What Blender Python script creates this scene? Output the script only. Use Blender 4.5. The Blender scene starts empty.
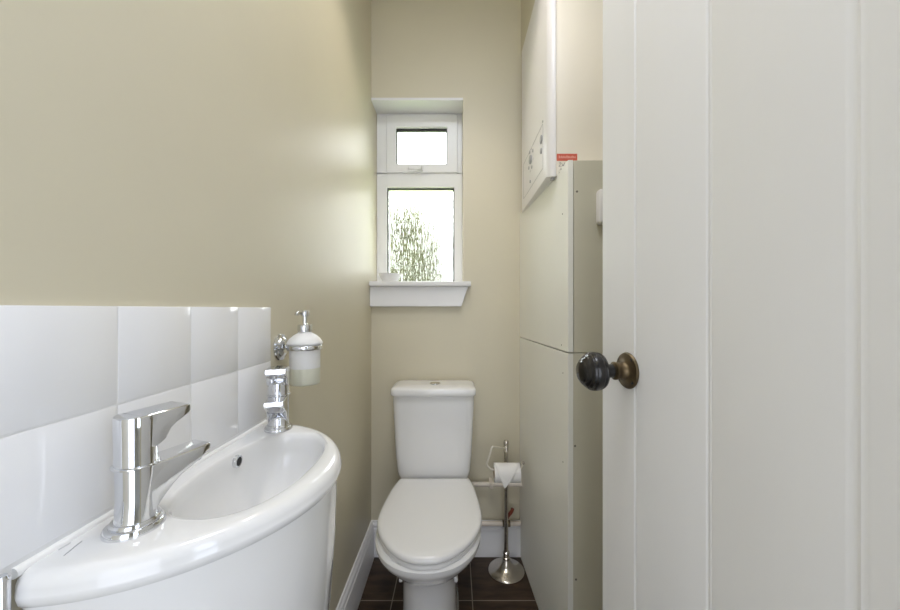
import bpy, bmesh, math, random
from mathutils import Vector, Matrix
random.seed(7)
PI = math.pi
SC = bpy.context.scene
COL = SC.collection

# ------------------------------------------------------------------ camera, world, lights, exposure
CAMZ = 1.10
F = 357.0                                   # focal length in pixels of the 900 px wide frame
VX, VY = 455.0, 309.0                       # vanishing point of the room's depth lines
cam_d = bpy.data.cameras.new('camera'); cam = bpy.data.objects.new('camera', cam_d); COL.objects.link(cam)
cam.location = (0, 0, CAMZ); cam.rotation_euler = (PI/2, 0, 0)
cam_d.sensor_width = 36.0; cam_d.lens = F/900*36.0
cam_d.shift_x = -(VX-450)/900; cam_d.shift_y = (VY-305)/900
cam_d.clip_start = 0.02
SC.camera = cam

world = bpy.data.worlds.new('overcast_sky'); SC.world = world; world.use_nodes = True
wn = world.node_tree; bg = wn.nodes['Background']
tc = wn.nodes.new('ShaderNodeTexCoord'); sp = wn.nodes.new('ShaderNodeSeparateXYZ'); rp = wn.nodes.new('ShaderNodeValToRGB')
wn.links.new(tc.outputs['Generated'], sp.inputs[0]); wn.links.new(sp.outputs['Z'], rp.inputs[0])
rp.color_ramp.elements[0].color = (.165, .171, .173, 1); rp.color_ramp.elements[0].position = 0.0     # overcast: dim at the horizon, bright overhead
rp.color_ramp.elements[1].color = (.90, .96, 1.0, 1); rp.color_ramp.elements[1].position = 0.62
e_ = rp.color_ramp.elements.new(.36); e_.color = (.21, .215, .215, 1)
wn.links.new(rp.outputs[0], bg.inputs[0]); bg.inputs[1].default_value = 24.0

def area(name, loc, rot, sx, sy, power, col):
    d = bpy.data.lights.new(name, 'AREA'); d.shape = 'RECTANGLE'; d.size = sx; d.size_y = sy
    d.energy = power; d.color = col
    o = bpy.data.objects.new(name, d); COL.objects.link(o); o.location = loc; o.rotation_euler = rot
    return o
# daylight arriving through the hall behind the viewer, two added fills, and the warm ceiling lamp of the small room
area('hall_daylight', (0.15, -1.6, 1.05), (PI/2, 0, 0), 1.0, 2.0, 15.0, (.86, .90, 1.03))
area('hall_side_fill', (1.6, -.95, 1.45), (PI/2, 0, math.radians(58)), 1.1, 1.7, 22.0, (.76, .86, 1.04))  # unseen fill added to brighten the near left wall, no window stands here
area('room_ceiling_fill', (.0, .30, 2.56), (0, 0, 0), .40, .40, 8.5, (.85, .90, 1.02))  # fill area added overhead to brighten basin, door and near wall
def spot(name, loc, power, ang, col):
    d = bpy.data.lights.new(name, 'SPOT'); d.energy = power; d.spot_size = math.radians(ang); d.spot_blend = .6
    d.shadow_soft_size = .05; d.color = col
    o = bpy.data.objects.new(name, d); COL.objects.link(o); o.location = loc
spot('recessed_downlight', (-.02, 1.02, 2.57), 16.0, 92, (1.0, .91, .82))

SC.view_settings.view_transform = 'Standard'
SC.view_settings.look = 'None'
SC.view_settings.gamma = 1.0
SC.view_settings.use_curve_mapping = False
SC.view_settings.exposure = 0.17
SC.cycles.use_denoising = True
SC.cycles.max_bounces = 14; SC.cycles.diffuse_bounces = 8; SC.cycles.transmission_bounces = 10
SC.cycles.caustics_refractive = True
SC.cycles.sample_clamp_indirect = 6.0

# ------------------------------------------------------------------ materials
def mat(name, col, rough=.5, metal=0, spec=.5, var=0.0, vscale=6.0, bump=0.0, bscale=60.0, coat=0, trans=0, ior=1.45, stretch=None):
    m = bpy.data.materials.new(name); m.use_nodes = True
    nt = m.node_tree; b = nt.nodes['Principled BSDF']
    b.inputs['Roughness'].default_value = rough; b.inputs['Metallic'].default_value = metal
    b.inputs['Specular IOR Level'].default_value = spec; b.inputs['Coat Weight'].default_value = coat
    b.inputs['Transmission Weight'].default_value = trans; b.inputs['IOR'].default_value = ior
    b.inputs['Coat Roughness'].default_value = .05
    geo = nt.nodes.new('ShaderNodeNewGeometry'); mp = nt.nodes.new('ShaderNodeMapping')
    if stretch: mp.inputs['Scale'].default_value = stretch
    nt.links.new(geo.outputs['Position'], mp.inputs['Vector'])
    n = nt.nodes.new('ShaderNodeTexNoise'); n.inputs['Scale'].default_value = vscale; n.inputs['Detail'].default_value = 5
    nt.links.new(mp.outputs[0], n.inputs['Vector'])
    r = nt.nodes.new('ShaderNodeValToRGB')
    r.color_ramp.elements[0].position = .3; r.color_ramp.elements[1].position = .7
    r.color_ramp.elements[0].color = tuple(max(0, c*(1-var)) for c in col)+(1,)
    r.color_ramp.elements[1].color = tuple(min(1, c*(1+var)) for c in col)+(1,)
    nt.links.new(n.outputs['Fac'], r.inputs[0]); nt.links.new(r.outputs[0], b.inputs['Base Color'])
    if bump:
        n2 = nt.nodes.new('ShaderNodeTexNoise'); n2.inputs['Scale'].default_value = bscale; n2.inputs['Detail'].default_value = 4
        nt.links.new(mp.outputs[0], n2.inputs['Vector'])
        bp = nt.nodes.new('ShaderNodeBump'); bp.inputs['Strength'].default_value = bump; bp.inputs['Distance'].default_value = .004
        nt.links.new(n2.outputs['Fac'], bp.inputs['Height']); nt.links.new(bp.outputs[0], b.inputs['Normal'])
    return m

WALL = (.595, .550, .420)
M = {}
M['wall'] = mat('wall_paint', WALL, .46, spec=.8, var=.02, vscale=3, bump=.12, bscale=16)
M['boxing'] = mat('boxing_paint_lit', (.83, .825, .775), .42, spec=.45, var=.015, vscale=4, bump=.03, bscale=40)  # side lightened in colour to make up for weak light on it
M['boxshaded'] = mat('boxing_paint_shaded', (.60, .575, .475), .5, spec=.4, var=.015, vscale=4, bump=.03, bscale=40)  # front darkened, its shade put into the colour
M['ceil'] = mat('ceiling_paint', (.82, .81, .78), .8, var=.01)
M['trim'] = mat('white_gloss_trim', (.74, .74, .75), .28, var=.01, bump=.02, bscale=40)
M['door'] = mat('white_door_paint', (.80, .80, .82), .35, var=.012, vscale=8, bump=.12, bscale=30, stretch=(1, 1, .12))
M['upvc'] = mat('white_window_plastic', (.80, .80, .80), .25, var=.005)
M['gasket'] = mat('black_rubber_gasket', (.03, .03, .03), .6)
M['ceramic'] = mat('white_glazed_ceramic', (.80, .80, .80), .12, spec=.5, var=.004, coat=.6)
M['seat'] = mat('white_seat_plastic', (.80, .80, .80), .22, var=.004)
M['tile'] = mat('white_glazed_tile', (.82, .82, .83), .10, var=.006, coat=.4)
M['grout'] = mat('pale_grey_grout', (.76, .76, .76), .6, var=.02)
M['silicone'] = mat('white_silicone', (.82, .82, .81), .35)
M['chrome'] = mat('polished_chrome', (.74, .75, .77), .07, metal=1)
M['nickel'] = mat('brushed_nickel', (.60, .56, .50), .20, metal=1, var=.05, vscale=20)
M['dark'] = mat('dark_hole', (.02, .02, .02), .5)
M['ebony'] = mat('ebonised_wood', (.007, .006, .0055), .22, var=.5, vscale=30, coat=.15)
M['brass'] = mat('worn_brass', (.115, .085, .048), .40, metal=.8, var=.55, vscale=35)
M['boiler'] = mat('white_enamel_casing', (.73, .715, .715), .30, var=.006)
M['boilerside'] = mat('cream_enamel_side', (.80, .75, .66), .35, var=.008)
M['grey'] = mat('grey_plastic', (.38, .38, .39), .4, var=.02)
M['lightgrey'] = mat('light_grey_print', (.45, .45, .47), .5)
M['red'] = mat('red_sticker', (.55, .11, .07), .5, var=.04)
M['redprint'] = mat('pale_red_print', (.72, .36, .30), .5)
M['pencil'] = mat('pencil_line', (.30, .29, .27), .7)
M['screw'] = mat('screw_head', (.20, .18, .15), .5, metal=.5)
M['satin'] = mat('satin_steel_wire', (.82, .79, .70), .38, metal=.7)
M['paper'] = mat('white_tissue_paper', (.80, .79, .77), .9, var=.02, vscale=60, bump=.1, bscale=120)
M['card'] = mat('brown_card_core', (.42, .31, .20), .9, var=.05)
M['pipe'] = mat('cream_painted_pipe', (.66, .60, .52), .4, var=.03, vscale=15)
M['redvalve'] = mat('red_valve_lever', (.22, .05, .03), .4, var=.05)
M['frost'] = mat('frosted_glass', (.98, .98, .97), .40, trans=.3, var=.003)
M['frost2'] = mat('frosted_glass_before_soap', (.88, .88, .74), .40, trans=.3, var=.003)
M['soap'] = mat('pale_yellow_soap', (.84, .83, .64), .3, trans=.2, var=.01)
M['leaf'] = mat('leaf_green', (.105, .110, .040), .6, var=.35, vscale=4)
M['bark'] = mat('bark_brown', (.16, .11, .07), .9, var=.2, bump=.3)
M['grass'] = mat('lawn_green', (.20, .26, .10), .9, var=.2, vscale=3)
M['fence'] = mat('fence_wood', (.35, .28, .2), .8, var=.2)
M['hallwall'] = mat('hall_wall_paint', (.66, .65, .62), .7, var=.01)

# floor tiles: 300 mm dark slate with thin pale grout
def floor_mat():
    m = bpy.data.materials.new('dark_slate_floor_tiles'); m.use_nodes = True; nt = m.node_tree; b = nt.nodes['Principled BSDF']
    g = nt.nodes.new('ShaderNodeNewGeometry'); mp = nt.nodes.new('ShaderNodeMapping'); mp.vector_type = 'POINT'
    mp.inputs['Location'].default_value = (.2365+.302*10, -1.347+.302*10, 0)
    br = nt.nodes.new('ShaderNodeTexBrick'); br.offset = 0; br.squash = 1
    br.inputs['Scale'].default_value = 1; br.inputs['Brick Width'].default_value = .302; br.inputs['Row Height'].default_value = .302
    br.inputs['Mortar Size'].default_value = .0019; br.inputs['Mortar Smooth'].default_value = .1
    nt.links.new(g.outputs['Position'], mp.inputs[0]); nt.links.new(mp.outputs[0], br.inputs['Vector'])
    n = nt.nodes.new('ShaderNodeTexNoise'); n.inputs['Scale'].default_value = 16; n.inputs['Detail'].default_value = 7
    mp2 = nt.nodes.new('ShaderNodeMapping'); mp2.inputs['Scale'].default_value = (.6, 2.2, 1)
    nt.links.new(g.outputs['Position'], mp2.inputs[0]); nt.links.new(mp2.outputs[0], n.inputs['Vector'])
    r = nt.nodes.new('ShaderNodeValToRGB'); nt.links.new(n.outputs['Fac'], r.inputs[0])
    r.color_ramp.elements[0].position = .3; r.color_ramp.elements[1].position = .72
    r.color_ramp.elements[0].color = (.022, .013, .008, 1); r.color_ramp.elements[1].color = (.070, .043, .026, 1)
    nt.links.new(r.outputs[0], br.inputs['Color1']); nt.links.new(r.outputs[0], br.inputs['Color2'])
    br.inputs['Mortar'].default_value = (.27, .235, .19, 1)
    nt.links.new(br.outputs['Color'], b.inputs['Base Color']); b.inputs['Roughness'].default_value = .42; b.inputs['Specular IOR Level'].default_value = .3
    bp = nt.nodes.new('ShaderNodeBump'); bp.inputs['Strength'].default_value = .3; bp.inputs['Distance'].default_value = .002
    nt.links.new(n.outputs['Fac'], bp.inputs['Height']); nt.links.new(bp.outputs[0], b.inputs['Normal'])
    return m
M['floor'] = floor_mat()

def glass_mat(name, ripple):
    m = bpy.data.materials.new(name); m.use_nodes = True; nt = m.node_tree; b = nt.nodes['Principled BSDF']
    b.inputs['Base Color'].default_value = (.98, .99, .98, 1); b.inputs['Transmission Weight'].default_value = 1
    b.inputs['IOR'].default_value = 1.45; b.inputs['Roughness'].default_value = .02 if not ripple else .11
    if ripple:
        g = nt.nodes.new('ShaderNodeNewGeometry'); mp = nt.nodes.new('ShaderNodeMapping'); mp.inputs['Scale'].default_value = (160, 8, 10)
        nt.links.new(g.outputs['Position'], mp.inputs[0])
        n = nt.nodes.new('ShaderNodeTexNoise'); n.inputs['Scale'].default_value = 1; n.inputs['Detail'].default_value = 2.5
        nt.links.new(mp.outputs[0], n.inputs['Vector'])
        bp = nt.nodes.new('ShaderNodeBump'); bp.inputs['Strength'].default_value = 1.0; bp.inputs['Distance'].default_value = .0052
        nt.links.new(n.outputs['Fac'], bp.inputs['Height']); nt.links.new(bp.outputs[0], b.inputs['Normal'])
    return m
M['glass'] = glass_mat('clear_glass', False)
M['rippled'] = glass_mat('rippled_obscure_glass', True)

# ------------------------------------------------------------------ mesh helpers
def new(): return bmesh.new()

def faces_merge(bm, verts, faces):
    vs = [bm.verts.new(v) for v in verts]
    for f in faces:
        try: bm.faces.new([vs[i] for i in f])
        except ValueError: pass
    return bm

def box(bm, x0, x1, y0, y1, z0, z1, bev=0.0, seg=2):
    t = bmesh.new()
    bmesh.ops.create_cube(t, size=1)
    for v in t.verts:
        v.co = Vector((x0+(v.co.x+.5)*(x1-x0), y0+(v.co.y+.5)*(y1-y0), z0+(v.co.z+.5)*(z1-z0)))
    if bev:
        bmesh.ops.bevel(t, geom=list(t.edges), offset=bev, segments=seg, affect='EDGES', profile=.5)
    merge(bm, t); return bm

def merge(bm, t, mx=None):
    t.verts.ensure_lookup_table()
    mp = {}
    for v in t.verts: mp[v] = bm.verts.new(mx @ v.co if mx else v.co)
    for f in t.faces:
        try:
            nf = bm.faces.new([mp[v] for v in f.verts]); nf.material_index = f.material_index
        except ValueError: pass
    t.free()

def loft(bm, rings, cap0=True, cap1=True, closed=False):
    R = [[bm.verts.new(p) for p in r] for r in rings]
    n = len(R[0])
    pairs = list(zip(R, R[1:])) + ([(R[-1], R[0])] if closed else [])
    for a, b in pairs:
        for i in range(n):
            j = (i+1) % n
            bm.faces.new([a[i], a[j], b[j], b[i]])
    if not closed:
        if cap0: bm.faces.new(list(reversed(R[0])))
        if cap1: bm.faces.new(R[-1])
    return bm

def lathe(bm, prof, seg=40, axis='Z', origin=(0, 0, 0)):
    """prof: list of (r, h); revolve about the axis through the origin"""
    rings = []
    o = Vector(origin)
    for r, h in prof:
        r = max(r, 1e-5); ring = []
        for i in range(seg):
            a = 2*PI*i/seg; c, s = r*math.cos(a), r*math.sin(a)
            p = (c, s, h) if axis == 'Z' else ((h, c, s) if axis == 'X' else (s, h, c))
            ring.append(o+Vector(p))
        rings.append(ring)
    return loft(bm, rings)

def tube(bm, pts, r, seg=14, radii=None):
    pts = [Vector(p) for p in pts]
    rings = []; up = None
    for i, p in enumerate(pts):
        d = (pts[min(i+1, len(pts)-1)]-pts[max(i-1, 0)]).normalized()
        if up is None:
            up = d.orthogonal().normalized()
        else:
            up = (up-d*up.dot(d)).normalized()
        s = d.cross(up); rr = radii[i] if radii else r
        rings.append([p+(up*math.cos(2*PI*k/seg)+s*math.sin(2*PI*k/seg))*rr for k in range(seg)])
    return loft(bm, rings)

def smooth_path(pts, n=8):
    P = [Vector(p) for p in pts]; out = []
    for i in range(len(P)-1):
        p0, p1, p2, p3 = P[max(i-1, 0)], P[i], P[i+1], P[min(i+2, len(P)-1)]
        for k in range(n):
            t = k/n
            out.append(.5*((2*p1)+(p2-p0)*t+(2*p0-5*p1+4*p2-p3)*t*t+(3*p1-p0-3*p2+p3)*t**3))
    out.append(P[-1]); return out

def fillet_path(pts, r, n=6):
    P = [Vector(p) for p in pts]; out = [P[0]]
    for i in range(1, len(P)-1):
        a, b, c = P[i-1], P[i], P[i+1]
        d1 = (a-b).normalized(); d2 = (c-b).normalized()
        q1 = b+d1*r; q2 = b+d2*r
        for k in range(n+1):
            t = k/n; out.append(q1*(1-t)**2+b*2*t*(1-t)+q2*t*t)
    out.append(P[-1]); return out

def wpos(o):
    p = Vector(o.location)
    while o.parent: o = o.parent; p += Vector(o.location)
    return p

def obj(name, bm, m, parent=None, local=False, smooth=True, angle=40, mats=None, bevel=None, subsurf=0):
    bmesh.ops.remove_doubles(bm, verts=bm.verts, dist=1e-6)
    bmesh.ops.recalc_face_normals(bm, faces=bm.faces)
    if parent and not local:
        off = wpos(parent)
        for v in bm.verts: v.co -= off
    me = bpy.data.meshes.new(name); bm.to_mesh(me); bm.free()
    for mm in (mats or [m]): me.materials.append(mm)
    o = bpy.data.objects.new(name, me); COL.objects.link(o)
    if parent: o.parent = parent
    if bevel:
        md = o.modifiers.new('bevel', 'BEVEL'); md.width = bevel; md.segments = 2; md.limit_method = 'ANGLE'
    if subsurf:
        md = o.modifiers.new('sub', 'SUBSURF'); md.levels = subsurf; md.render_levels = subsurf
    if smooth:
        for p in me.polygons: p.use_smooth = True
        me.set_sharp_from_angle(angle=math.radians(angle))
    return o

def tag(o, label, cat, group=None):
    o['label'] = label; o['category'] = cat
    if group: o['group'] = group
    return o
def thing(name, label, cat, loc=(0, 0, 0), rotz=0, group=None):
    o = bpy.data.objects.new(name, None); COL.objects.link(o); o.empty_display_size = .05
    o.location = loc; o.rotation_euler = (0, 0, rotz)
    return tag(o, label, cat, group)
def struct(name, bm, m, parent=None, **k):
    o = obj(name, bm, m, parent, **k)
    if not parent: o['kind'] = 'structure'
    return o
def struct_root(name, loc):
    o = bpy.data.objects.new(name, None); COL.objects.link(o); o.location = loc; o['kind'] = 'structure'; return o
def at(x, y, d):                                  # a point of the picture at depth d
    return Vector(((x-VX)*d/F, d, CAMZ-(y-VY)*d/F))

# ------------------------------------------------------------------ the room
XL, YB, HC = -.375, 1.60, 2.60                    # left wall, back wall, ceiling
XR, YF = .72, .0                                  # real right wall (behind boxing and door), front partition
HY = -2.3; HXR = 1.7                              # hall behind the viewer
b = new(); box(b, XL-.02, XR+.02, -.12, YB+.02, -.05, 0); struct('floor', b, M['floor'], smooth=False)
b = new(); box(b, XL-.02, HXR, HY, -.12, -.05, 0); struct('floor_hall', b, mat('hall_floor_bounce', (.57, .59, .60), .95, var=.03, vscale=40), smooth=False)  # unseen hall floor made pale to bounce light onto the lower door
b = new(); box(b, XL-.1, HXR, HY, YB+.1, HC, HC+.05); struct('ceiling', b, M['ceil'], smooth=False)
b = new(); box(b, XL-.10, XL, HY, YB+.25, 0, HC); struct('wall_left', b, M['wall'], smooth=False)
b = new(); box(b, XR, XR+.1, -.12, YB+.1, 0, HC); struct('wall_right', b, M['wall'], smooth=False)
# front partition: a short stub beside the door and the lintel over the doorway
b = new(); box(b, .385, HXR, -.12, -.02, 0, HC); box(b, XL, .385, -.12, -.02, 2.05, HC); struct('wall_front', b, M['wall'], smooth=False)
b = new(); box(b, HXR, HXR+.1, HY, -.12, 0, HC); struct('wall_hall_right', b, M['hallwall'], smooth=False)
b = new(); box(b, XL-.1, HXR+.1, HY-.1, HY, 0, HC); struct('wall_hall_back', b, M['hallwall'], smooth=False)
# back wall with the window opening
WX0, WX1, WZ0, WZ1 = XL, .036, 1.20, 2.046
b = new()
box(b, WX1, XR, YB, YB+.22, 0, HC); box(b, XL, WX1, YB, YB+.22, 0, WZ0); box(b, XL, WX1, YB, YB+.22, WZ1, HC)
struct('wall_back', b, M['wall'], smooth=False)
# bulkhead above the boiler
b = new(); box(b, .296, XR, .98, YB, 2.235, HC); struct('wall_bulkhead', b, M['wall'], smooth=False)

# skirting boards
SK = [(0, 0), (.018, 0), (.018, .118), (.0165, .124), (.013, .127), (.013, .131), (.0145, .136), (.012, .143), (.007, .148), (.006, .154), (0, .155)]
def skirting(name, run):
    b = new()
    (ax, ay), (bx, by), (nx, ny) = run
    r0 = [(ax+nx*d, ay+ny*d, z) for d, z in SK]; r1 = [(bx+nx*d, by+ny*d, z) for d, z in SK]
    loft(b, [r0, r1]); return struct(name, b, M['trim'], angle=25)
skirting('baseboard_left', ((XL, -.02), (XL, YB), (1, 0)))
skirting('baseboard_back', ((XL, YB), (.31, YB), (0, -1)))

# white lining of the window reveal head
b = new(); box(b, WX0, WX1, YB-.002, YB+.115, WZ1-.012, WZ1); struct('trim_1', b, M['trim'], smooth=False)

# ------------------------------------------------------------------ window
WY = 1.712
win = struct_root('window_1', (-.17, WY+.03, WZ0))
def px(x): return (x-VX)*WY/F
def pz(y): return CAMZ-(y-VY)*WY/F
def frame_ring(b, x0, x1, z0, z1, i0, i1, k0, k1, y0, y1, bev=.003):
    """rectangular ring x0..x1, z0..z1 with opening i0..i1, k0..k1"""
    loft(b, [[(p[0], y0, p[1]), (q[0], y0, q[1]), (q[0], y1, q[1]), (p[0], y1, p[1])] for p, q in
        (((x0, z0), (i0, k0)), ((x1, z0), (i1, k0)), ((x1, z1), (i1, k1)), ((x0, z1), (i0, k1)))], closed=True)
gx0, gx1, gz0, gz1 = px(386.8), px(454.3), WZ0+.028, pz(187)
sx0, sx1, sz0, sz1 = px(387.2), px(457.0), pz(173), pz(116.5)
zm0, zm1 = gz1, sz0
b = new()
x0, x1 = WX0+.001, WX1-.0005
y0, y1 = WY, WY+.07
box(b, x0, gx0, y0, y1, WZ0+.002, zm0); box(b, gx1, x1, y0, y1, WZ0+.002, zm0)
box(b, gx0-.004, gx1+.004, y0, y1, WZ0+.002, gz0)
box(b, x0, x1, y0, y1, zm0-.001, zm1)
box(b, x0, sx0, y0, y1, zm1-.004, WZ1-.012); box(b, sx1, x1, y0, y1, zm1-.004, WZ1-.012)
box(b, sx0-.004, sx1+.004, y0, y1, sz1, WZ1-.012)
obj('window_frame', b, M['upvc'], win, angle=30)
# lower rippled pane
b = new(); frame_ring(b, gx0-.001, gx1+.001, gz0-.001, gz1+.001, gx0+.0045, gx1-.0055, gz0+.004, gz1-.007, y0+.016, y0+.03, 0)
obj('gasket', b, M['gasket'], win, smooth=False)
b = new(); box(b, gx0, gx1, y0+.022, y0+.027, gz0, gz1); obj('pane', b, M['rippled'], win, smooth=False)['label'] = 'large lower pane of rippled obscure glass'
# upper opening sash
ux0, ux1, uz0, uz1 = px(396.2), px(447.0), pz(164.5), pz(128)
b = new(); frame_ring(b, sx0-.002, sx1+.002, sz0-.002, sz1+.002, ux0, ux1, uz0, uz1, y0-.010, y0+.05, .004)
sash = obj('sash', b, M['upvc'], win, angle=30, bevel=.003)
b = new(); frame_ring(b, ux0-.001, ux1+.001, uz0-.001, uz1+.001, ux0+.0045, ux1-.0045, uz0+.002, uz1-.011, y0+.008, y0+.02, 0)
obj('gasket', b, M['gasket'], sash, smooth=False)
b = new(); box(b, ux0, ux1, y0+.014, y0+.019, uz0, uz1); obj('pane', b, M['glass'], sash, smooth=False)['label'] = 'small clear top pane'
# handle on the sash
hx = px(420.5); hz = pz(170)
b = new(); box(b, hx-.013, hx+.013, y0-.024, y0-.010, hz-.009, hz+.015, .004)
lathe(b, [(.0001, -.004), (.009, -.004), (.010, 0), (.009, .012), (.0001, .013)], 20, 'Y', (hx, y0-.036, hz+.002))
box(b, hx-.055, hx+.004, y0-.038, y0-.028, hz-.010, hz+.004, .004)
obj('window_handle', b, M['upvc'], sash)
# sill board and splayed apron
b = new(); box(b, XL, .070, 1.553, WY+.02, 1.1995, 1.2215, .004)
obj('sill', b, M['trim'], win)
b = new()
loft(b, [[(XL, y, 1.111), (.028, y, 1.111), (.058, y, 1.1995), (XL, y, 1.1995)] for y in (1.572, YB)])
obj('apron', b, M['trim'], win, smooth=False, bevel=.002)

# ------------------------------------------------------------------ outside the window
b = new(); box(b, -8, 8, YB+.4, 16, -.06, 0); struct('ground_outside', b, M['grass'], smooth=False)
def shrub(name, label, c, rx, rz, n, seed):
    rnd = random.Random(seed)
    t = thing(name, label, 'shrub', (c[0], c[1], 0))
    b = new(); tube(b, smooth_path([(c[0], c[1], 0), (c[0]+.03, c[1], c[2]*.5), (c[0]-.02, c[1], c[2])], 4), .03, 10)
    for k in range(6):
        a = k*1.05; tube(b, [(c[0], c[1], c[2]*.45), (c[0]+rx*.6*math.cos(a), c[1]+rx*.6*math.sin(a), c[2]+rz*.4*rnd.uniform(-.5, 1))], .012, 8)
    obj('stem', b, M['bark'], t)
    b = new()
    for i in range(n):
        d = Vector((rnd.gauss(0, 1), rnd.gauss(0, 1), rnd.gauss(0, 1))).normalized()*rnd.uniform(.35, 1)**.5
        p = Vector((c[0]+d.x*rx, c[1]+d.y*rx, c[2]+d.z*rz))
        if p.z < .05: continue
        s = rnd.uniform(.03, .06); q = Matrix.Rotation(rnd.uniform(0, 6.28), 3, 'Z') @ Matrix.Rotation(rnd.uniform(-1, 1), 3, 'X')
        vs = [p+q @ Vector(v)*s for v in ((0, -1, 0), (.45, -.1, .08), (0, 1, -.05), (-.45, -.1, .08))]
        bv = [b.verts.new(v) for v in vs]; b.faces.new(bv)
    obj('foliage', b, M['leaf'], t, smooth=False)
shrub('garden_shrub', 'blurred olive green shrub in the garden seen through the rippled window glass', (-.64, 4.3, 1.46), .62, 1.02, 16000, 3)

# ------------------------------------------------------------------ door (opened inward, beside the viewer)
DE = Vector((.2805, .68)); DH = Vector((.362, -.012))      # free edge and hinge edge of the visible face
du = (DH-DE); DL = du.length; du.normalize(); dn = Vector((-du.y, du.x))
if dn.x > 0: dn = -dn                                       # towards the room
door = struct_root('door_1', (DE.x, DE.y, 0))
def dpt(u, out, z): q = DE+du*u+dn*out; return Vector((q.x, q.y, z))
def u_at(x):                                               # distance along the leaf where picture column x meets it
    k = (x-VX)/F; return (k*DE.y-DE.x)/(du.x-k*du.y)
g1, g2, g3 = u_at(635.5), u_at(709), u_at(857.5)
prof = [(0, -.030), (0, -.0015), (.0015, 0)]
for g, w, k_ in ((g1, .0035, 1), (g2, .0058, .9), (g3, .0085, .6)):
    prof += [(g-w*1.1, 0), (g-w*.85, -.0004*k_), (g-w*.45, -.0021*k_), (g-w*.1, -.0021*k_), (g+w*.25, -.0004*k_), (g+w*.55, -.0010*k_), (g+w*.9, -.0003*k_), (g+w*1.1, 0)]
prof += [(DL, 0), (DL, -.030)]
b = new(); loft(b, [[dpt(u, o, z) for u, o in prof] for z in (.008, .4, .8, 1.2, 1.6, 1.985)])
leaf = obj('door_leaf', b, M['door'], door, angle=18)
b = new()                                                   # ledges on the far side of the leaf
for z in (.25, 1.0, 1.75):
    ring = lambda o: [dpt(.02, o, z-.06), dpt(DL-.02, o, z-.06), dpt(DL-.02, o, z+.06), dpt(.02, o, z+.06)]
    loft(b, [ring(-.030), ring(-.050)])
obj('ledge', b, M['door'], door, smooth=False)
# rim knob with rose
uk = u_at(628); kz = at(628, 370.5, (DE+du*uk).y).z
ko = dpt(uk, 0, kz); kax = Vector((dn.x, dn.y, 0))
KS = 1.0
kmx = Matrix.Translation(ko) @ kax.to_track_quat('Z', 'Y').to_matrix().to_4x4()
t = new(); lathe(t, [(.0001, 0), (.0300, 0), (.0305, .0015), (.0290, .0040), (.0235, .0058), (.0165, .0072), (.0140, .0100), (.0136, .0195), (.0150, .0215), (.0150, .0250), (.0128, .0268), (.0001, .0268)], 48)
b = new(); merge(b, t, kmx); knob = obj('door_knob_rose', b, M['brass'], door); knob['label'] = 'worn brass rose plate'
for a in (.9, 2.45, 4.0, 5.55):
    t = new(); lathe(t, [(.0001, .0028), (.0033, .0030), (.0033, .0052), (.002, .0058), (.0001, .0052)], 14, 'Z', (.0245*math.cos(a), .0245*math.sin(a), 0))
    b = new(); merge(b, t, kmx); obj('screw', b, M['dark'], knob)
t = new(); lathe(t, [(.0001, .0255), (.0105, .0255), (.0100, .031), (.0098, .036), (.0140, .0385), (.0225, .0405), (.0262, .0430),
    (.0275, .0455), (.0272, .0468), (.0284, .0480), (.0282, .0494), (.0290, .0508), (.0288, .0522), (.0292, .0540), (.0288, .0580), (.0278, .0605),
    (.0266, .0612), (.0258, .0640), (.0232, .0668), (.0222, .0672), (.0206, .0700), (.0176, .0722), (.0166, .0724), (.0148, .0744), (.0112, .0756), (.0100, .0757), (.0070, .0768), (.0001, .0772)], 56)
b = new(); merge(b, t, kmx @ Matrix.Translation((0, 0, .0005)) @ Matrix.Diagonal((1.10, 1.10, 1.12, 1))); obj('door_knob', b, M['ebony'], door, angle=25)['label'] = 'black ribbed beehive knob'

# ------------------------------------------------------------------ painted boxing below the boiler
BX0, BXc, BYc, BTOP = .2895, .323, 1.02, 1.526             # back X, near corner X, near corner depth, top
SEAMZ = CAMZ-(353-VY)*BYc/F
bx = struct_root('wall_boxing', (BXc, BYc, 0))
nd = Vector((BXc-BX0, BYc-YB)).normalized()
def side_poly(z0, z1, y0, y1, th):
    xa = lambda y: BX0+(BXc-BX0)*(YB-y)/(YB-BYc)
    return [[(xa(y0), y0, z), (xa(y1), y1, z), (xa(y1)+th, y1, z), (xa(y0)+th, y0, z)] for z in (z0, z1)]
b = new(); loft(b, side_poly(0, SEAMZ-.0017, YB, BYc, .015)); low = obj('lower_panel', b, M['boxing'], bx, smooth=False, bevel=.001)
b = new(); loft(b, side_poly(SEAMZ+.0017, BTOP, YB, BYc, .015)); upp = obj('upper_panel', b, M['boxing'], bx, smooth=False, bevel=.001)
fx0 = BXc+.0165
b = new(); box(b, fx0, XR, BYc+.0005, BYc+.0155, SEAMZ+.001, BTOP-.001, .001); frp = obj('front_panel', b, M['boxshaded'], bx, smooth=False)
b = new(); box(b, fx0-.0015, XR, BYc+.0003, BYc+.0153, 0, SEAMZ-.001, .001); frl = obj('front_panel', b, M['boxshaded'], bx, smooth=False)
b = new(); box(b, BXc+.016, XR, BYc+.016, YB, BTOP-.02, BTOP-.004); obj('top_panel', b, M['boxing'], bx, smooth=False)
def screw(p, ax, par, r=.0032):
    t = new(); lathe(t, [(.0001, -.001), (r, -.001), (r, .0003), (r*.7, .0008), (.0001, .0006)], 14)
    b = new(); merge(b, t, Matrix.Translation(p) @ Vector(ax).to_track_quat('Z', 'Y').to_matrix().to_4x4()); obj('screw', b, M['screw'], par)
for x, y, par in ((577, 191.5, frp), (575, 446, frl), (576, 579.5, frl)):
    screw(at(x, y, BYc+.0004), (0, -1, 0), par)
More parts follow.
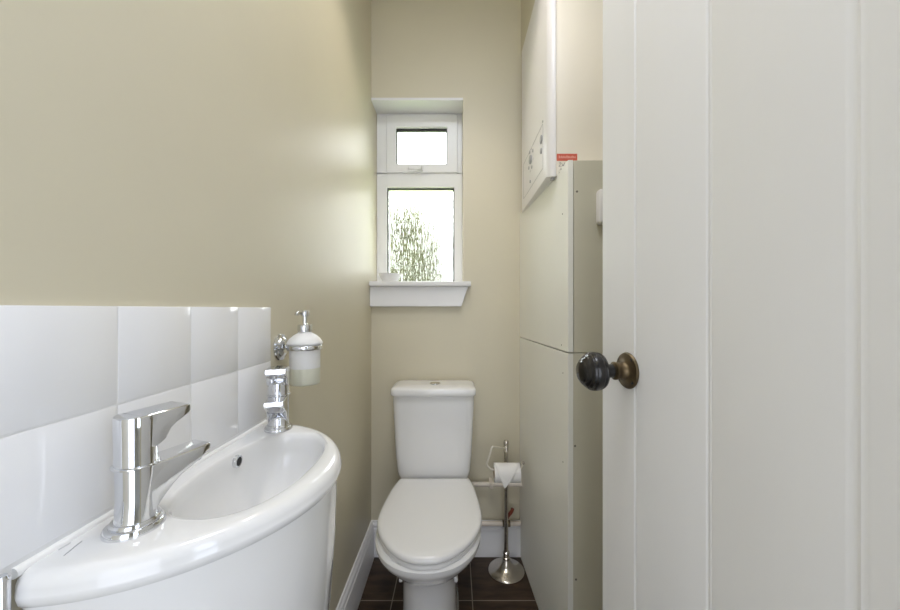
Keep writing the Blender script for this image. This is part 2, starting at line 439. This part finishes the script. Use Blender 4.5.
def side_at(x, y):                                          # point of the picture on the boxing's side face
    k = (x-VX)/F; m = (BXc-BX0)/(YB-BYc); d = (BX0+m*YB)/(k+m); return at(x, y, d)
for x, y, par in ((562.5, 214, upp), (561.5, 345, upp), (563, 373, low), (563, 462, low)):
    screw(side_at(x, y), (-1, -.05, 0), par, .0022)
# pencil scribble near the top of the side
b = new()
for st in ([(559.3, 163.3), (560.3, 162.4), (561.2, 163.2), (560.2, 165), (559.2, 166.4), (561.2, 166.2)], [(562, 163), (562.4, 166), (563.1, 164.6), (563.7, 166), (564.6, 162.6)],
           [(560.3, 170), (561.2, 168.4), (561.6, 169.6)], [(559, 173.2), (559.6, 172)]):
    tube(b, [side_at(*p)+Vector((-.0004, 0, 0)) for p in st],   .0008, 6)
obj('pencil_mark', b, M['pencil'], upp)
# white rounded plastic box on the khaki front panel
p0 = at(595.2, 191.5, BYc); p1 = at(622, 225.5, BYc)
t_ = thing('switch_box', 'white rounded plastic box on the khaki panel, mostly hidden by the door edge', 'switch box', ((p0.x+p1.x)/2, BYc, p1.z))
b = new(); box(b, p0.x, p1.x, BYc-.030, BYc+.0005, p1.z, p0.z, .009, 4); obj('cover', b, M['boiler'], t_)
b = new(); box(b, p0.x+.02, p1.x-.02, BYc-.034, BYc-.029, p1.z+.035, p0.z-.035, .002); obj('switch', b, M['upvc'], t_)

# ------------------------------------------------------------------ boiler
BF = .2885; b0, b1 = 1.107, 1.552; z0, z1 = 1.512, 2.215
bo = thing('boiler', 'white wall hung boiler with control panel above the painted boxing', 'boiler', (.46, 1.33, z0))
b = new()
ch = .024
def brect(x, iy, iz): return [(x, b0+iy, z0+iz), (x, b1-iy*.3, z0+iz), (x, b1-iy*.3, z1-iz*.5), (x, b0+iy, z1-iz*.5)]
loft(b, [brect(BF, .026, .006), brect(BF+.003, .014, .003), brect(BF+.008, .006, .0012), brect(BF+.016, .001, .0002), brect(BF+.0245, 0, 0)])
cov = obj('front_cover', b, M['boiler'], bo, angle=30)
b = new(); box(b, BF+.0255, .66, b0+.001, b1-.001, z0+.001, z1-.001, .002); obj('casing', b, M['boilerside'], bo)
def face_at(x, y):
    d = BF*F/(x-VX); p = at(x, y, d); return p
# control panel on the cover: outline groove, dial, buttons
n0 = face_at(543, 168); n1 = face_at(543, 123.5); fy = 1.50
b = new()
c = [(n0.y, n0.z), (fy, n0.z), (fy, n1.z), (n0.y, n1.z)]
loop = fillet_path([(BF-.0001, *q) for q in c[:1]]+[(BF-.0001, *q) for q in c[1:]]+[(BF-.0001, *c[0])], .006)
tube(b, loop, .0009, 8); cp = obj('control_panel', b, M['lightgrey'], cov)
dc = face_at(531, 159.5)
def disc(name, p, r, h, m, par):
    b = new(); lathe(b, [(.0001, 0), (r, 0), (r, -h*.7), (r*.85, -h), (.0001, -h)], 28, 'X', (BF, p.y, p.z)); return obj(name, b, m, par)
disc('control_dial', dc, .017, .006, M['grey'], cov)
for k in range(8):
    a = PI*.1+k*PI/4
    q = Vector((0, dc.y+.040*math.cos(a), dc.z+.040*math.sin(a)))
    disc('button', q, .0065, .0025, M['lightgrey'] if k % 2 else M['boiler'], cov)
disc('control_knob', face_at(541.5, 139.5), .014, .004, M['grey'], cov)
disc('control_knob', face_at(541.5, 151), .009, .004, M['grey'], cov)
disc('control_knob', face_at(530.5, 181.5), .006, .003, M['grey'], cov)
disc('control_knob', face_at(543, 121.5), .004, .002, M['grey'], cov)
for y in (b0+.012, b1-.03):
    b = new(); box(b, BF+.012, BF+.026, y, y+.012, z0-.006, z0+.006, .002)
    obj('clip', b, M['grey'], bo)
# warning sticker on the casing side, just above the boxing top edge
sp0 = at(556.8, 160.8, b0); sp1 = at(577.2, 153.8, b0)
b = new(); box(b, max(sp0.x, BF+.027), sp1.x, b0-.0002, b0+.0014, sp0.z, sp1.z); stk = obj('warning_sticker', b, M['red'], bo, smooth=False); stk['label'] = 'small red warning sticker'
b = new(); rr = random.Random(2)
xx = sp0.x+.006
while xx < sp1.x-.006:
    w = rr.uniform(.0012, .003); box(b, xx, xx+w, b0-.0006, b0, sp0.z+.008, sp0.z+.008+rr.uniform(.005, .008)); xx += w+.0012
obj('sticker_print', b, M['redprint'], stk, smooth=False)

# ------------------------------------------------------------------ tiled splashback
TX = -.367; TT = 1.1040; TS = .108; TY1 = .7125
b = new(); box(b, XL-.001, TX-.0006, TY1-4*TS+.001, TY1-.001, TT-2*TS-.012, TT-.001)
for f in b.faces: f.material_index = 1
for i in range(-1, 4):
    for j in range(2):
        y1_ = TY1-i*TS if i >= 0 else None
        if y1_ is None: continue
        box(b, XL, TX, y1_-TS+.0009, y1_-.0009, TT-(j+1)*TS+.0009, TT-j*TS-.0009, .0011, 2)
tag(obj('tiled_splashback', b, None, mats=[M['tile'], M['grout']], angle=30), 'two rows of glossy white square tiles on the wall behind the basin', 'splashback')

# ------------------------------------------------------------------ wash basin
ZD = .8806; CB = Vector((-.275, .492))
XB = TX+.0008
NR = 144
def d_outer(n=360, L=.204, D=.2000, e=1.92, cy=.4945):
    pts = []
    for i in range(n+1):
        a = PI*i/n; s, c_ = math.sin(a), math.cos(a)
        pts.append(Vector((XB+D*abs(s)**(2/e), cy-L*math.copysign(abs(c_)**(2/e), c_))))
    return pts
def d_bowl(n=360):
    pts = []
    for i in range(n):
        a = 2*PI*i/n; c_, s = math.cos(a), math.sin(a)
        w = .073 if c_ > 0 else .071; e = 2.3 if c_ > 0 else 2.6
        pts.append(Vector((-.273+w*math.copysign(abs(c_)**(2/e), c_), .504+.129*math.copysign(abs(s)**(2/2.3), s))))
    return pts
def radial(poly, cen, n=NR):
    rs = []
    for k in range(n):
        a = 2*PI*k/n; d = Vector((math.cos(a), math.sin(a))); best = 0
        for p, q in zip(poly, poly[1:]+poly[:1]):
            e = q-p; den = d.x*e.y-d.y*e.x
            if abs(den) < 1e-12: continue
            w = p-cen; t = (w.x*e.y-w.y*e.x)/den; u = (w.x*d.y-w.y*d.x)/den
            if t > best and -1e-6 <= u <= 1+1e-6: best = t
        rs.append(best)
    return rs
RO = radial(d_outer(), CB)
CI = Vector((-.272, .504)); RI = radial(d_bowl(), CI)
def ring_o(z, inset, clampback=True):
    out = []
    for k in range(NR):
        a = 2*PI*k/NR; r = RO[k]-inset
        x = CB.x+r*math.cos(a); y = CB.y+r*math.sin(a)
        if clampback and math.cos(a) < 0 and RO[k]*abs(math.cos(a)) > CB.x-XB-.002:      # back stays against the wall
            x = XB; 
        out.append((x, y, z))
    return out
def ring_i(z, sc, dx=0, dy=0): return [(CI.x+dx+RI[k]*sc*math.cos(2*PI*k/NR), CI.y+dy+RI[k]*sc*math.sin(2*PI*k/NR), z) for k in range(NR)]
ba = thing('wash_basin', 'small white D-shaped basin with two taps fixed under white tiles', 'basin', (XB, .492, .55))
RH = .027
rings = [ring_o(ZD-RH, .016), ring_o(ZD-RH-.0005, .004), ring_o(ZD-RH+.003, .0015), ring_o(ZD-RH+.009, 0), ring_o(ZD-.017, .0005)]
for k in range(1, 7):
    a = PI/2*k/6; rings.append(ring_o(ZD-.015+.015*math.sin(a), .0005+.013*(1-math.cos(a))))
rings.append(ring_o(ZD+.0003, .019))
rings += [ring_i(ZD-.0002, 1.03), ring_i(ZD-.0012, 1.0), ring_i(ZD-.004, .980), ring_i(ZD-.010, .962)]
rings += [ring_i(ZD-.010-.108*math.sin(PI/2*k/16), .962*math.cos(PI/2*k/16)**1.0+.02*(k/16)) for k in range(1, 17)]
b = new(); loft(b, rings, cap0=False, cap1=True); obj('bowl', b, M['ceramic'], ba, angle=50)
b = new()
prof = [(ZD-RH+.004, .0065), (ZD-RH-.01, .006), (ZD-.12, .009), (ZD-.22, .016), (ZD-.29, .030), (ZD-.33, .048), (ZD-.345, .075)]
loft(b, [ring_o(z, i) for z, i in prof], cap0=False); obj('skirt', b, M['ceramic'], ba, angle=50)
# overflow and waste
ov = Vector((-.3388, .553, .8640))
b = new(); lathe(b, [(.0062, .0), (.0062, .004), (.0070, .0048), (.0092, .0042), (.0098, .002), (.0098, -.006), (.0062, -.006)], 28, 'X', ov); o_ = obj('overflow', b, M['chrome'], ba)
b = new(); lathe(b, [(.0001, -.004), (.0076, -.004), (.0076, .0046), (.0001, .0044)], 24, 'X', ov); obj('overflow_hole', b, M['dark'], o_)
b = new(); lathe(b, [(.0001, -.006), (.021, -.006), (.022, .001), (.019, .003), (.012, .0015), (.0001, .0012)], 32, 'Z', (CI.x, CI.y, ZD-.1182)); obj('drain', b, M['chrome'], ba)
# printed maker's mark on the deck
b = new()
def deck_at(x, y, dz=.0004):
    d = (CAMZ-ZD)*F/(y-VY); p = at(x, y, d); p.z = ZD+dz; return p
for (a0, a1) in (((58.5, 550.5), (71, 543)), ((64, 556), (82.5, 541))):
    n = 7
    for k in range(n):
        p = Vector(a0).lerp(Vector(a1), k/n); q = Vector(a0).lerp(Vector(a1), (k+.72)/n)
        tube(b, [deck_at(*p), deck_at(*q)], .0005, 6)
obj('printed_mark', b, M['lightgrey'], ba)
# silicone bead where the basin meets the tiles
b = new(); tube(b, [(XB-.001, .296, ZD-.0005), (XB-.001, .692, ZD-.0005)], .0048, 12); obj('sealant', b, M['silicone'], ba)

# ------------------------------------------------------------------ taps
def rrect(t, y0, hw, za, zb, r, n=5):
    """rounded rectangle in the local YZ plane at X=t"""
    pts = []; r = min(r, hw*.98, (zb-za)*.49)
    for cy, cz, a0 in ((hw-r, zb-r, 0), (-hw+r, zb-r, PI/2), (-hw+r, za+r, PI), (hw-r, za+r, 3*PI/2)):
        for k in range(n+1):
            a = a0+PI/2*k/n; pts.append((t, y0+cy+r*math.cos(a), cz+r*math.sin(a)))
    return pts
def ell(z, a, b_, cx=0, n=44): return [(cx+a*math.cos(2*PI*k/n), b_*math.sin(2*PI*k/n), z) for k in range(n)]
def interp(tab, t):
    for (t0, *v0), (t1, *v1) in zip(tab, tab[1:]):
        if t <= t1:
            f = (t-t0)/(t1-t0); return [p+(q-p)*f for p, q in zip(v0, v1)]
    return tab[-1][1:]
def make_tap(label, loc, rot):
    t = thing('basin_tap', label, 'tap', loc, rot, 'taps on the basin')
    b = new(); loft(b, [ell(0, 0.0248, .0235, .002), ell(.004, 0.0248, .0235, .002), ell(.0060, 0.0236, .0223, .002), ell(.0066, .0220, .0205, .003)])
    loft(b, [ell(.006, .0210, .0202, .003), ell(.0085, .0210, .0202, .003), ell(.0105, .0195, .0190, .003)])
    obj('base_ring', b, M['chrome'], t, local=True, angle=35)
    b = new(); loft(b, [ell(.009, .0180, .0180, .003), ell(.013, .0166, .0176, .003), ell(.030, .0158, .0172, .003), ell(.0625, .0164, .0178, .003)])
    obj('body', b, M['chrome'], t, local=True, angle=35)
    b = new()
    tab = [(0, .0160, .012, .0625), (.012, .0162, .016, .0628), (.020, .0163, .0260, .0630), (.028, .0164, .0345, .0630), (.036, .0164, .0410, .0632), (.048, .0160, .0460, .0636), (.058, .0155, .0510, .0640), (.0660, .0148, .0550, .0646), (.0680, .0140, .0570, .0644)]
    loft(b, [rrect(x, 0, hw, za, zb, .0022) for x, hw, za, zb in tab]); obj('spout', b, M['chrome'], t, local=True, angle=35)
    b = new(); lathe(b, [(.0001, 0), (.0085, 0), (.0090, .0015), (.0090, .010), (.0001, .010)], 28, 'Z', (.057, 0, .0465)); obj('aerator', b, M['grey'], t, local=True)
    b = new(); loft(b, [ell(.0628, .0182, .0192, .003), ell(.0634, .0192, .0202, .003), ell(.0646, .0192, .0202, .003), ell(.0652, .0182, .0192, .003)]); obj('collar', b, M['chrome'], t, local=True, angle=35)
    b = new(); loft(b, [ell(.0650, .0168, .0180, .003), ell(.100, .0172, .0184, .003), ell(.1110, .0174, .0186, .003), ell(.1130, .0168, .0180, .003), ell(.1137, .0154, .0166, .003)])
    tab = [(0, .0176, .080, .1138), (.012, .0176, .080, .1142), (.020, .0175, .0850, .1146), (.025, .0174, .0945, .1148), (.030, .0172, .0985, .1150), (.037, .0168, .1020, .1152), (.0435, .0162, .1055, .1154), (.0450, .0156, .1070, .1150)]
    loft(b, [rrect(x, 0, hw, za, zb, .002) for x, hw, za, zb in tab]); obj('lever_handle', b, M['chrome'], t, local=True, angle=35)
    return t
make_tap('large chrome lever tap at the near end of the basin, pointing away', (-.3225, .357, ZD), math.atan2(.150, .060))
make_tap('chrome lever tap at the far end of the basin, beneath the soap dispenser', (-.3235, .655, ZD), math.atan2(-.150, .053))

# ------------------------------------------------------------------ soap dispenser and its wall holder
SY = .765; RZ = 1.0185; RC = Vector((-.3215, SY, RZ))
h = thing('soap_holder', 'chrome ring holder screwed to the wall beyond the tiles', 'holder', (XL, SY, RZ))
b = new(); lathe(b, [(.0001, 0), (.029, 0), (.029, .002), (.0275, .0045), (.022, .006), (.021, .008), (.017, .0105), (.012, .0115), (.0001, .0117)], 40, 'X', (XL, SY, RZ)); obj('wall_plate', b, M['chrome'], h, angle=30)
b = new(); tube(b, [(XL+.014, SY, RZ), (RC.x-.0335, SY, RZ)], .0052, 16); lathe(b, [(.0001, -.005), (.0075, -.004), (.009, 0), (.0075, .004), (.0001, .005)], 20, 'X', (XL+.0195, SY, RZ)); obj('arm', b, M['chrome'], h)
b = new(); rings = []
for i in range(64):
    a = 2*PI*i/64; d = Vector((math.cos(a), math.sin(a), 0))
    rings.append([RC+d*(.0336+.0020*math.cos(q))+Vector((0, 0, .0050*math.sin(q))) for q in [2*PI*k/12 for k in range(12)]])
loft(b, rings, closed=True); obj('ring', b, M['chrome'], h)
s = thing('soap_dispenser', 'frosted glass soap bottle with chrome pump sitting in the wall ring', 'soap dispenser', (RC.x, SY, .938))
zb = .938
b = new(); lathe(b, [(.0001, 0), (.0295, 0), (.0315, .002), (.0322, .006), (.0324, .0365), (.0325, .075), (.0325, .084), (.0335, .0875), (.0375, .0890), (.0378, .0905), (.0365, .094), (.032, .101), (.024, .108), (.0165, .1125), (.0135, .1145), (.0130, .121), (.0110, .121), (.0112, .114), (.0145, .1105), (.0225, .1060), (.0305, .0990), (.0345, .0930), (.0345, .0905), (.0310, .0870), (.0302, .0840), (.0302, .008), (.0285, .0045), (.0001, .0040)], 48, 'Z', (RC.x, SY, zb)); 
for f in b.faces:
    if all(v.co.z < zb+.037 for v in f.verts): f.material_index = 1
obj('bottle', b, None, s, angle=35, mats=[M['frost'], M['frost2']])
b = new(); lathe(b, [(.0001, .0045), (.0280, .0048), (.0298, .0085), (.0298, .036), (.0001, .036)], 40, 'Z', (RC.x, SY, zb)); obj('liquid_soap', b, M['soap'], s)
b = new(); lathe(b, [(.0001, .116), (.0152, .116), (.0156, .118), (.0156, .129), (.0145, .1315), (.0060, .1325), (.0048, .134), (.0048, .152), (.0001, .152)], 32, 'Z', (RC.x, SY, zb))
pm = obj('pump', b, M['chrome'], s, angle=30)
b = new(); lathe(b, [(.0001, .150), (.0085, .150), (.0092, .152), (.0092, .160), (.0080, .1625), (.0001, .163)], 28, 'Z', (RC.x, SY, zb))
tube(b, smooth_path([(RC.x, SY, zb+.157), (RC.x-.007, SY-.010, zb+.158), (RC.x-.0105, SY-.016, zb+.1565), (RC.x-.0115, SY-.018, zb+.152)], 5), .0042, 12); obj('nozzle', b, M['chrome'], pm)

s.scale = (.955, .955, .965); s.location.z += .0018

# chrome bar end at the near end of the basin
cb = thing('towel_bar', 'chrome bar end on the wall at the basin\'s near corner', 'towel bar', (XL, .2845, .70))
b = new(); tube(b, [(-.3615, .2845, .70), (-.3615, .2845, .884), (-.3615, .2845, .8872)], .005, 18, [.005, .005, .0035]); obj('bar', b, M['chrome'], cb)
for z in (.72, .85):
    b = new(); lathe(b, [(.0001, 0), (.0048, 0), (.0048, .002), (.004, .004), (.004, .010), (.0001, .010)], 20, 'X', (XL, .2845, z)); obj('bracket', b, M['chrome'], cb)

# ------------------------------------------------------------------ toilet
TXc = -.0855
to = thing('toilet', 'white close coupled toilet with closed lid against the back wall', 'toilet', (TXc, 1.25, 0))
def spl(tab, n=10):
    return smooth_path([(a, c_, 0) for a, c_ in tab], n)
def outline(tab, inset=0.0, z=0.0, n=10, dyf=0.0):
    """closed outline from (y, halfwidth) pairs running back to front tip"""
    P = spl(tab, n); ym = (tab[0][0]+tab[-1][0])/2; hm = max(p.y for p in P); hl = (tab[0][0]-tab[-1][0])/2
    fx = (hm-inset)/hm; fy_ = (hl-inset)/hl
    TX_ = TXc+.003
    R = [(TX_+p.y*fx, ym+(p.x-ym)*fy_+dyf, z) for p in P]; L = [(TX_-p.y*fx, ym+(p.x-ym)*fy_+dyf, z) for p in reversed(P[:-1])]
    return R+L
LID = [(1.436, .138), (1.41, .147), (1.36, .157), (1.30, .1645), (1.22, .1705), (1.16, .1690), (1.115, .1590), (1.077, .1430), (1.04, .1200), (1.008, .0915), (.986, .0630), (.973, .0330), (.9690, 0)]
b = new()
loft(b, [outline(LID, .006, .4025), outline(LID, .0015, .4030), outline(LID, 0, .406), outline(LID, 0, .4115), outline(LID, .0018, .4165), outline(LID, .006, .4205), outline(LID, .014, .4228), outline(LID, .035, .4242), outline(LID, .08, .4250), outline(LID, .13, .4253)])
obj('lid', b, M['seat'], to, angle=60)
b = new()
loft(b, [outline(LID, .008, .3872), outline(LID, .003, .3885), outline(LID, .0025, .397), outline(LID, .004, .4000), outline(LID, .010, .4006)]); obj('seat', b, M['seat'], to, angle=60)
for sx in (-1, 1):
    b = new(); lathe(b, [(.0001, -.022), (.011, -.022), (.012, -.018), (.012, .018), (.011, .022), (.0001, .022)], 20, 'X', (TXc+sx*.085, 1.434, .404))
    obj('hinge', b, M['seat'], to)
# pan: rim, bowl and foot in one ceramic body
def egg(yf, yb, hw, z, e=2.2, n=80):
    out = []; yc = yf+min(hw*1.25, (yb-yf)*.5)
    for i in range(n):
        a = 2*PI*i/n; c_, s_ = math.cos(a), math.sin(a)
        x = hw*math.copysign(abs(c_)**(2/e), c_)
        if s_ < 0: y = yc-(yc-yf)*abs(s_)**(2/e)
        else: y = yc+(yb-yc)*abs(s_)**(2/4.5); x = hw*math.copysign(abs(c_)**(2/4.5), c_)
        out.append((TXc+x, y, z))
    return out
b = new()
loft(b, [egg(1.100, 1.50, .100, 0), egg(1.100, 1.50, .100, .012), egg(1.106, 1.50, .093, .03), egg(1.108, 1.51, .090, .12), egg(1.102, 1.53, .089, .20),
         egg(1.092, 1.55, .090, .258), egg(1.080, 1.56, .095, .270), egg(1.058, 1.565, .1080, .280), egg(1.036, 1.565, .1240, .295), egg(1.014, 1.565, .1400, .317),
         egg(.990, 1.565, .1575, .343), egg(.985, 1.565, .1610, .350), egg(.980, 1.565, .1640, .3525), egg(.972, 1.565, .1700, .368), egg(.971, 1.565, .1700, .380), egg(.978, 1.562, .164, .387)])
obj('pan', b, M['ceramic'], to, angle=38)
# trap outlet behind and pan shoulder
for sx in (-1, 1):
    b = new(); box(b, TXc+sx*.0885-.006, TXc+sx*.0885+.006, 1.14, 1.165, .225, .242, .004)
    obj('rim_lug', b, M['ceramic'], to)
# cistern
def crect(z, hw, yf, yb, bow, r=.03, n=10):
    out = []
    pts = [(-hw, yb), (-hw, yf+bow), (hw, yf+bow), (hw, yb)]
    m = 24
    for k in range(m+1):                                   # bowed front, left to right
        u = -1+2*k/m; x = hw*math.sin(u*PI/2)*1.0
        y = yf+bow*abs(u)**2.2+ (r*(1-math.sqrt(max(0, 1-max(0, (abs(x)-(hw-r))/r)**2))))
        out.append(((TXc-.0025)+x, y, z))
    out += [((TXc-.0025)+hw, yf+bow+r+(yb-.02-yf-bow-r)*k/4, z) for k in range(1, 5)]
    out += [((TXc-.0025)+hw-.004, yb-.005, z), ((TXc-.0025)+hw-.015, yb, z), ((TXc-.0025)-hw+.015, yb, z), ((TXc-.0025)-hw+.004, yb-.005, z)]
    out += [((TXc-.0025)-hw, yf+bow+r+(yb-.02-yf-bow-r)*k/4, z) for k in range(4, 0, -1)]
    return out
YCB = YB-.006
b = new()
secs = [(.388, .139, 1.462), (.420, .1490, 1.452), (.432, .1510, 1.449), (.50, .1570, 1.444), (.58, .1605, 1.439), (.66, .1640, 1.435), (.735, .1665, 1.432), (.7555, .1665, 1.432)]
loft(b, [crect(z, hw, yf, YCB, .016, .022) for z, hw, yf in secs]); obj('cistern', b, M['ceramic'], to, angle=50)
b = new()
loft(b, [crect(.7500, .1660, 1.4270, YCB, .016, .022), crect(.7515, .1725, 1.4170, YCB, .016, .022), crect(.756, .1740, 1.4150, YCB, .016, .022), crect(.774, .1732, 1.4155, YCB, .016, .022), crect(.7785, .1700, 1.4170, YCB, .016, .022), crect(.7815, .1660, 1.4210, YCB-.002, .016, .022), crect(.7850, .1480, 1.434, YCB-.008, .016, .03), crect(.7880, .11, 1.452, YCB-.03, .012), crect(.7890, .05, 1.47, YCB-.06, .006, .01)])
obj('cistern_lid', b, M['ceramic'], to, angle=60)
bz = .7885; by_ = 1.488
b = new(); lathe(b, [(.0001, -.004), (.0235, -.004), (.0235, .0030), (.0215, .0042), (.0195, .0034), (.0001, .0034)], 36, 'Z', (TXc+.002, by_, bz)); fb = obj('flush_button', b, M['chrome'], to)
for sx, lab in ((-1, 0), (1, 1)):
    b = new(); ring = [[(TXc+.002+sx*(.0012+.0165*math.sin(PI*k/16)), by_-.0175*math.cos(PI*k/16), bz+z) for k in range(17)] for z in (.003, .0052)]
    loft(b, ring); obj('button_half', b, M['nickel'], fb)

# ------------------------------------------------------------------ pipes on the back wall
pz_ = at(490, 484.2, 1.565).z
p_ = thing('waste_pipe', 'cream painted horizontal pipe on the back wall beside the cistern', 'pipe', (.10, 1.565, pz_))
b = new(); tube(b, [(.03, 1.565, pz_), (.292, 1.565, pz_-.001)], .0105, 18); obj('pipe_run', b, M['pipe'], p_)
b = new(); box(b, .15, .165, 1.55, YB, pz_-.014, pz_+.014, .003); obj('pipe_clip', b, M['pipe'], p_)
qz = at(500, 523.5, 1.568).z
q_ = thing('water_pipe', 'thin cream pipe lying along the skirting top with a red valve lever', 'pipe', (.20, 1.568, qz))
b = new(); tube(b, [(.105, 1.568, qz), (.212, 1.568, qz)], .0105, 16); tube(b, [(.238, 1.568, qz), (.288, 1.568, qz)], .0105, 16); obj('pipe_run', b, M['pipe'], q_)
b = new(); lathe(b, [(.0001, .208), (.0135, .208), (.0135, .217), (.010, .219), (.010, .231), (.0135, .233), (.0135, .242), (.0001, .242)], 6, 'X', (0, 1.568, qz))
tube(b, [(.225, 1.568, qz), (.225, 1.568, qz+.032)], .006, 12); va = obj('valve', b, M['brass'], q_, smooth=False)
b = new(); tube(b, smooth_path([(.225, 1.560, qz+.028), (.232, 1.556, qz+.040), (.246, 1.552, qz+.062), (.250, 1.552, qz+.075)], 4), .0075, 10); box(b, .218, .236, 1.556, 1.576, qz+.024, qz+.034, .003); obj('valve_lever', b, M['redvalve'], va)

# ------------------------------------------------------------------ toilet roll stand and roll
SX, SYy = .215, 1.500
st = thing('toilet_roll_stand', 'free standing nickel pole stand with round foot between toilet and boxing', 'toilet roll stand', (SX, SYy, 0))
b = new(); lathe(b, [(.0001, 0), (.0745, 0), (.0760, .002), (.0755, .005), (.070, .0085), (.055, .0125), (.038, .019), (.026, .029), (.018, .041), (.0150, .052), (.0001, .052)], 56, 'Z', (SX, SYy, 0)); obj('foot', b, M['nickel'], st, angle=50)
b = new(); lathe(b, [(.0001, .050), (.0135, .050), (.0155, .054), (.0155, .058), (.012, .061), (.012, .072), (.0140, .075), (.0140, .079), (.0095, .083), (.0085, .10), (.0085, .500), (.0105, .503), (.0105, .507), (.0085, .510), (.0085, .522), (.0001, .522)], 28, 'Z', (SX, SYy, 0)); obj('pole', b, M['nickel'], st, angle=35)
b = new(); lathe(b, [(.0001, .520), (.0105, .520), (.0115, .523), (.0085, .527), (.0105, .531), (.0120, .537), (.0110, .543), (.0075, .548), (.0001, .550)], 28, 'Z', (SX, SYy, 0)); obj('finial', b, M['nickel'], st)
ya = SYy-.058
def ap(x, y, d=ya): return at(x, y, d)
rc = ap(507, 469.6)
path = fillet_path([(SX, SYy, at(506, 448.5, SYy).z), ap(492, 446.5), ap(486.6, 465), ap(491, 469.6), ap(520.5, 470), ap(523, 463.5)], .008)
b = new(); tube(b, path, .0037, 12); obj('roll_arm', b, M['satin'], st)
b = new(); e = ap(523, 463); lathe(b, [(.0001, -.006), (.005, -.005), (.0065, 0), (.005, .005), (.0001, .006)], 18, 'Z', e); obj('arm_tip', b, M['nickel'], st)
xr0, xr1 = ap(494, 470).x, ap(519.6, 470).x
RR = .037; rcz = rc.z-.013
ro = thing('toilet_roll', 'part used white toilet roll with its end folded into a triangle', 'toilet roll', ((xr0+xr1)/2, ya, rcz))
b = new(); loft(b, [[(x, ya+r*math.cos(2*PI*k/48), rcz+r*math.sin(2*PI*k/48)) for k in range(48)] for x, r in ((xr0, .0205), (xr0, RR-.001), (xr0+.001, RR), (xr1-.001, RR), (xr1, RR-.001), (xr1, .0205))], closed=True); obj('paper', b, M['paper'], ro, angle=40)
b = new(); loft(b, [[(x, ya+r*math.cos(2*PI*k/32), rcz+r*math.sin(2*PI*k/32)) for k in range(32)] for x, r in ((xr0-.0005, .0192), (xr0-.0005, .0206), (xr1+.0005, .0206), (xr1+.0005, .0192))], closed=True); obj('core', b, M['card'], ro)
b = new()                                                    # folded end hanging in front
tipx = ap(503.5, 487).x
rows = []
for k in range(14):
    f = k/13
    if f < .5:
        a = PI*.42+(PI*.58)*(f/.5); y = ya+(RR+.0012)*math.cos(a); z = rcz+(RR+.0012)*math.sin(a)
    else:
        y = ya-RR-.0014-.004*(f-.5); z = rcz-(f-.5)/.5*.043
    g = max(0, (f-.08)/.92)
    w0 = xr0-.0015+(tipx-xr0)*g; w1 = xr1+.001+(tipx-xr1)*g; w1 = max(w1, w0+.001)
    rows.append([(w0+(w1-w0)*j/6, y, z) for j in range(7)])
V = [[b.verts.new(p) for p in r] for r in rows]
for r0, r1 in zip(V, V[1:]):
    for j in range(6): b.faces.new([r0[j], r0[j+1], r1[j+1], r1[j]])
o_ = obj('folded_end', b, M['paper'], ro); md = o_.modifiers.new('thick', 'SOLIDIFY'); md.thickness = .0008; md.offset = 1

# ------------------------------------------------------------------ dish on the window sill
dc = at(391.5, 280, 1.60)
b = new(); lathe(b, [(.0001, 0), (.030, 0), (.033, .002), (.034, .006), (.044, .022), (.0500, .036), (.0515, .0385), (.0495, .0385), (.042, .022), (.030, .008), (.0001, .0065)], 48, 'Z', (-.296, 1.628, 1.2216))
tag(obj('soap_dish', b, M['ceramic'], angle=45), 'small white round dish on the window sill', 'dish')
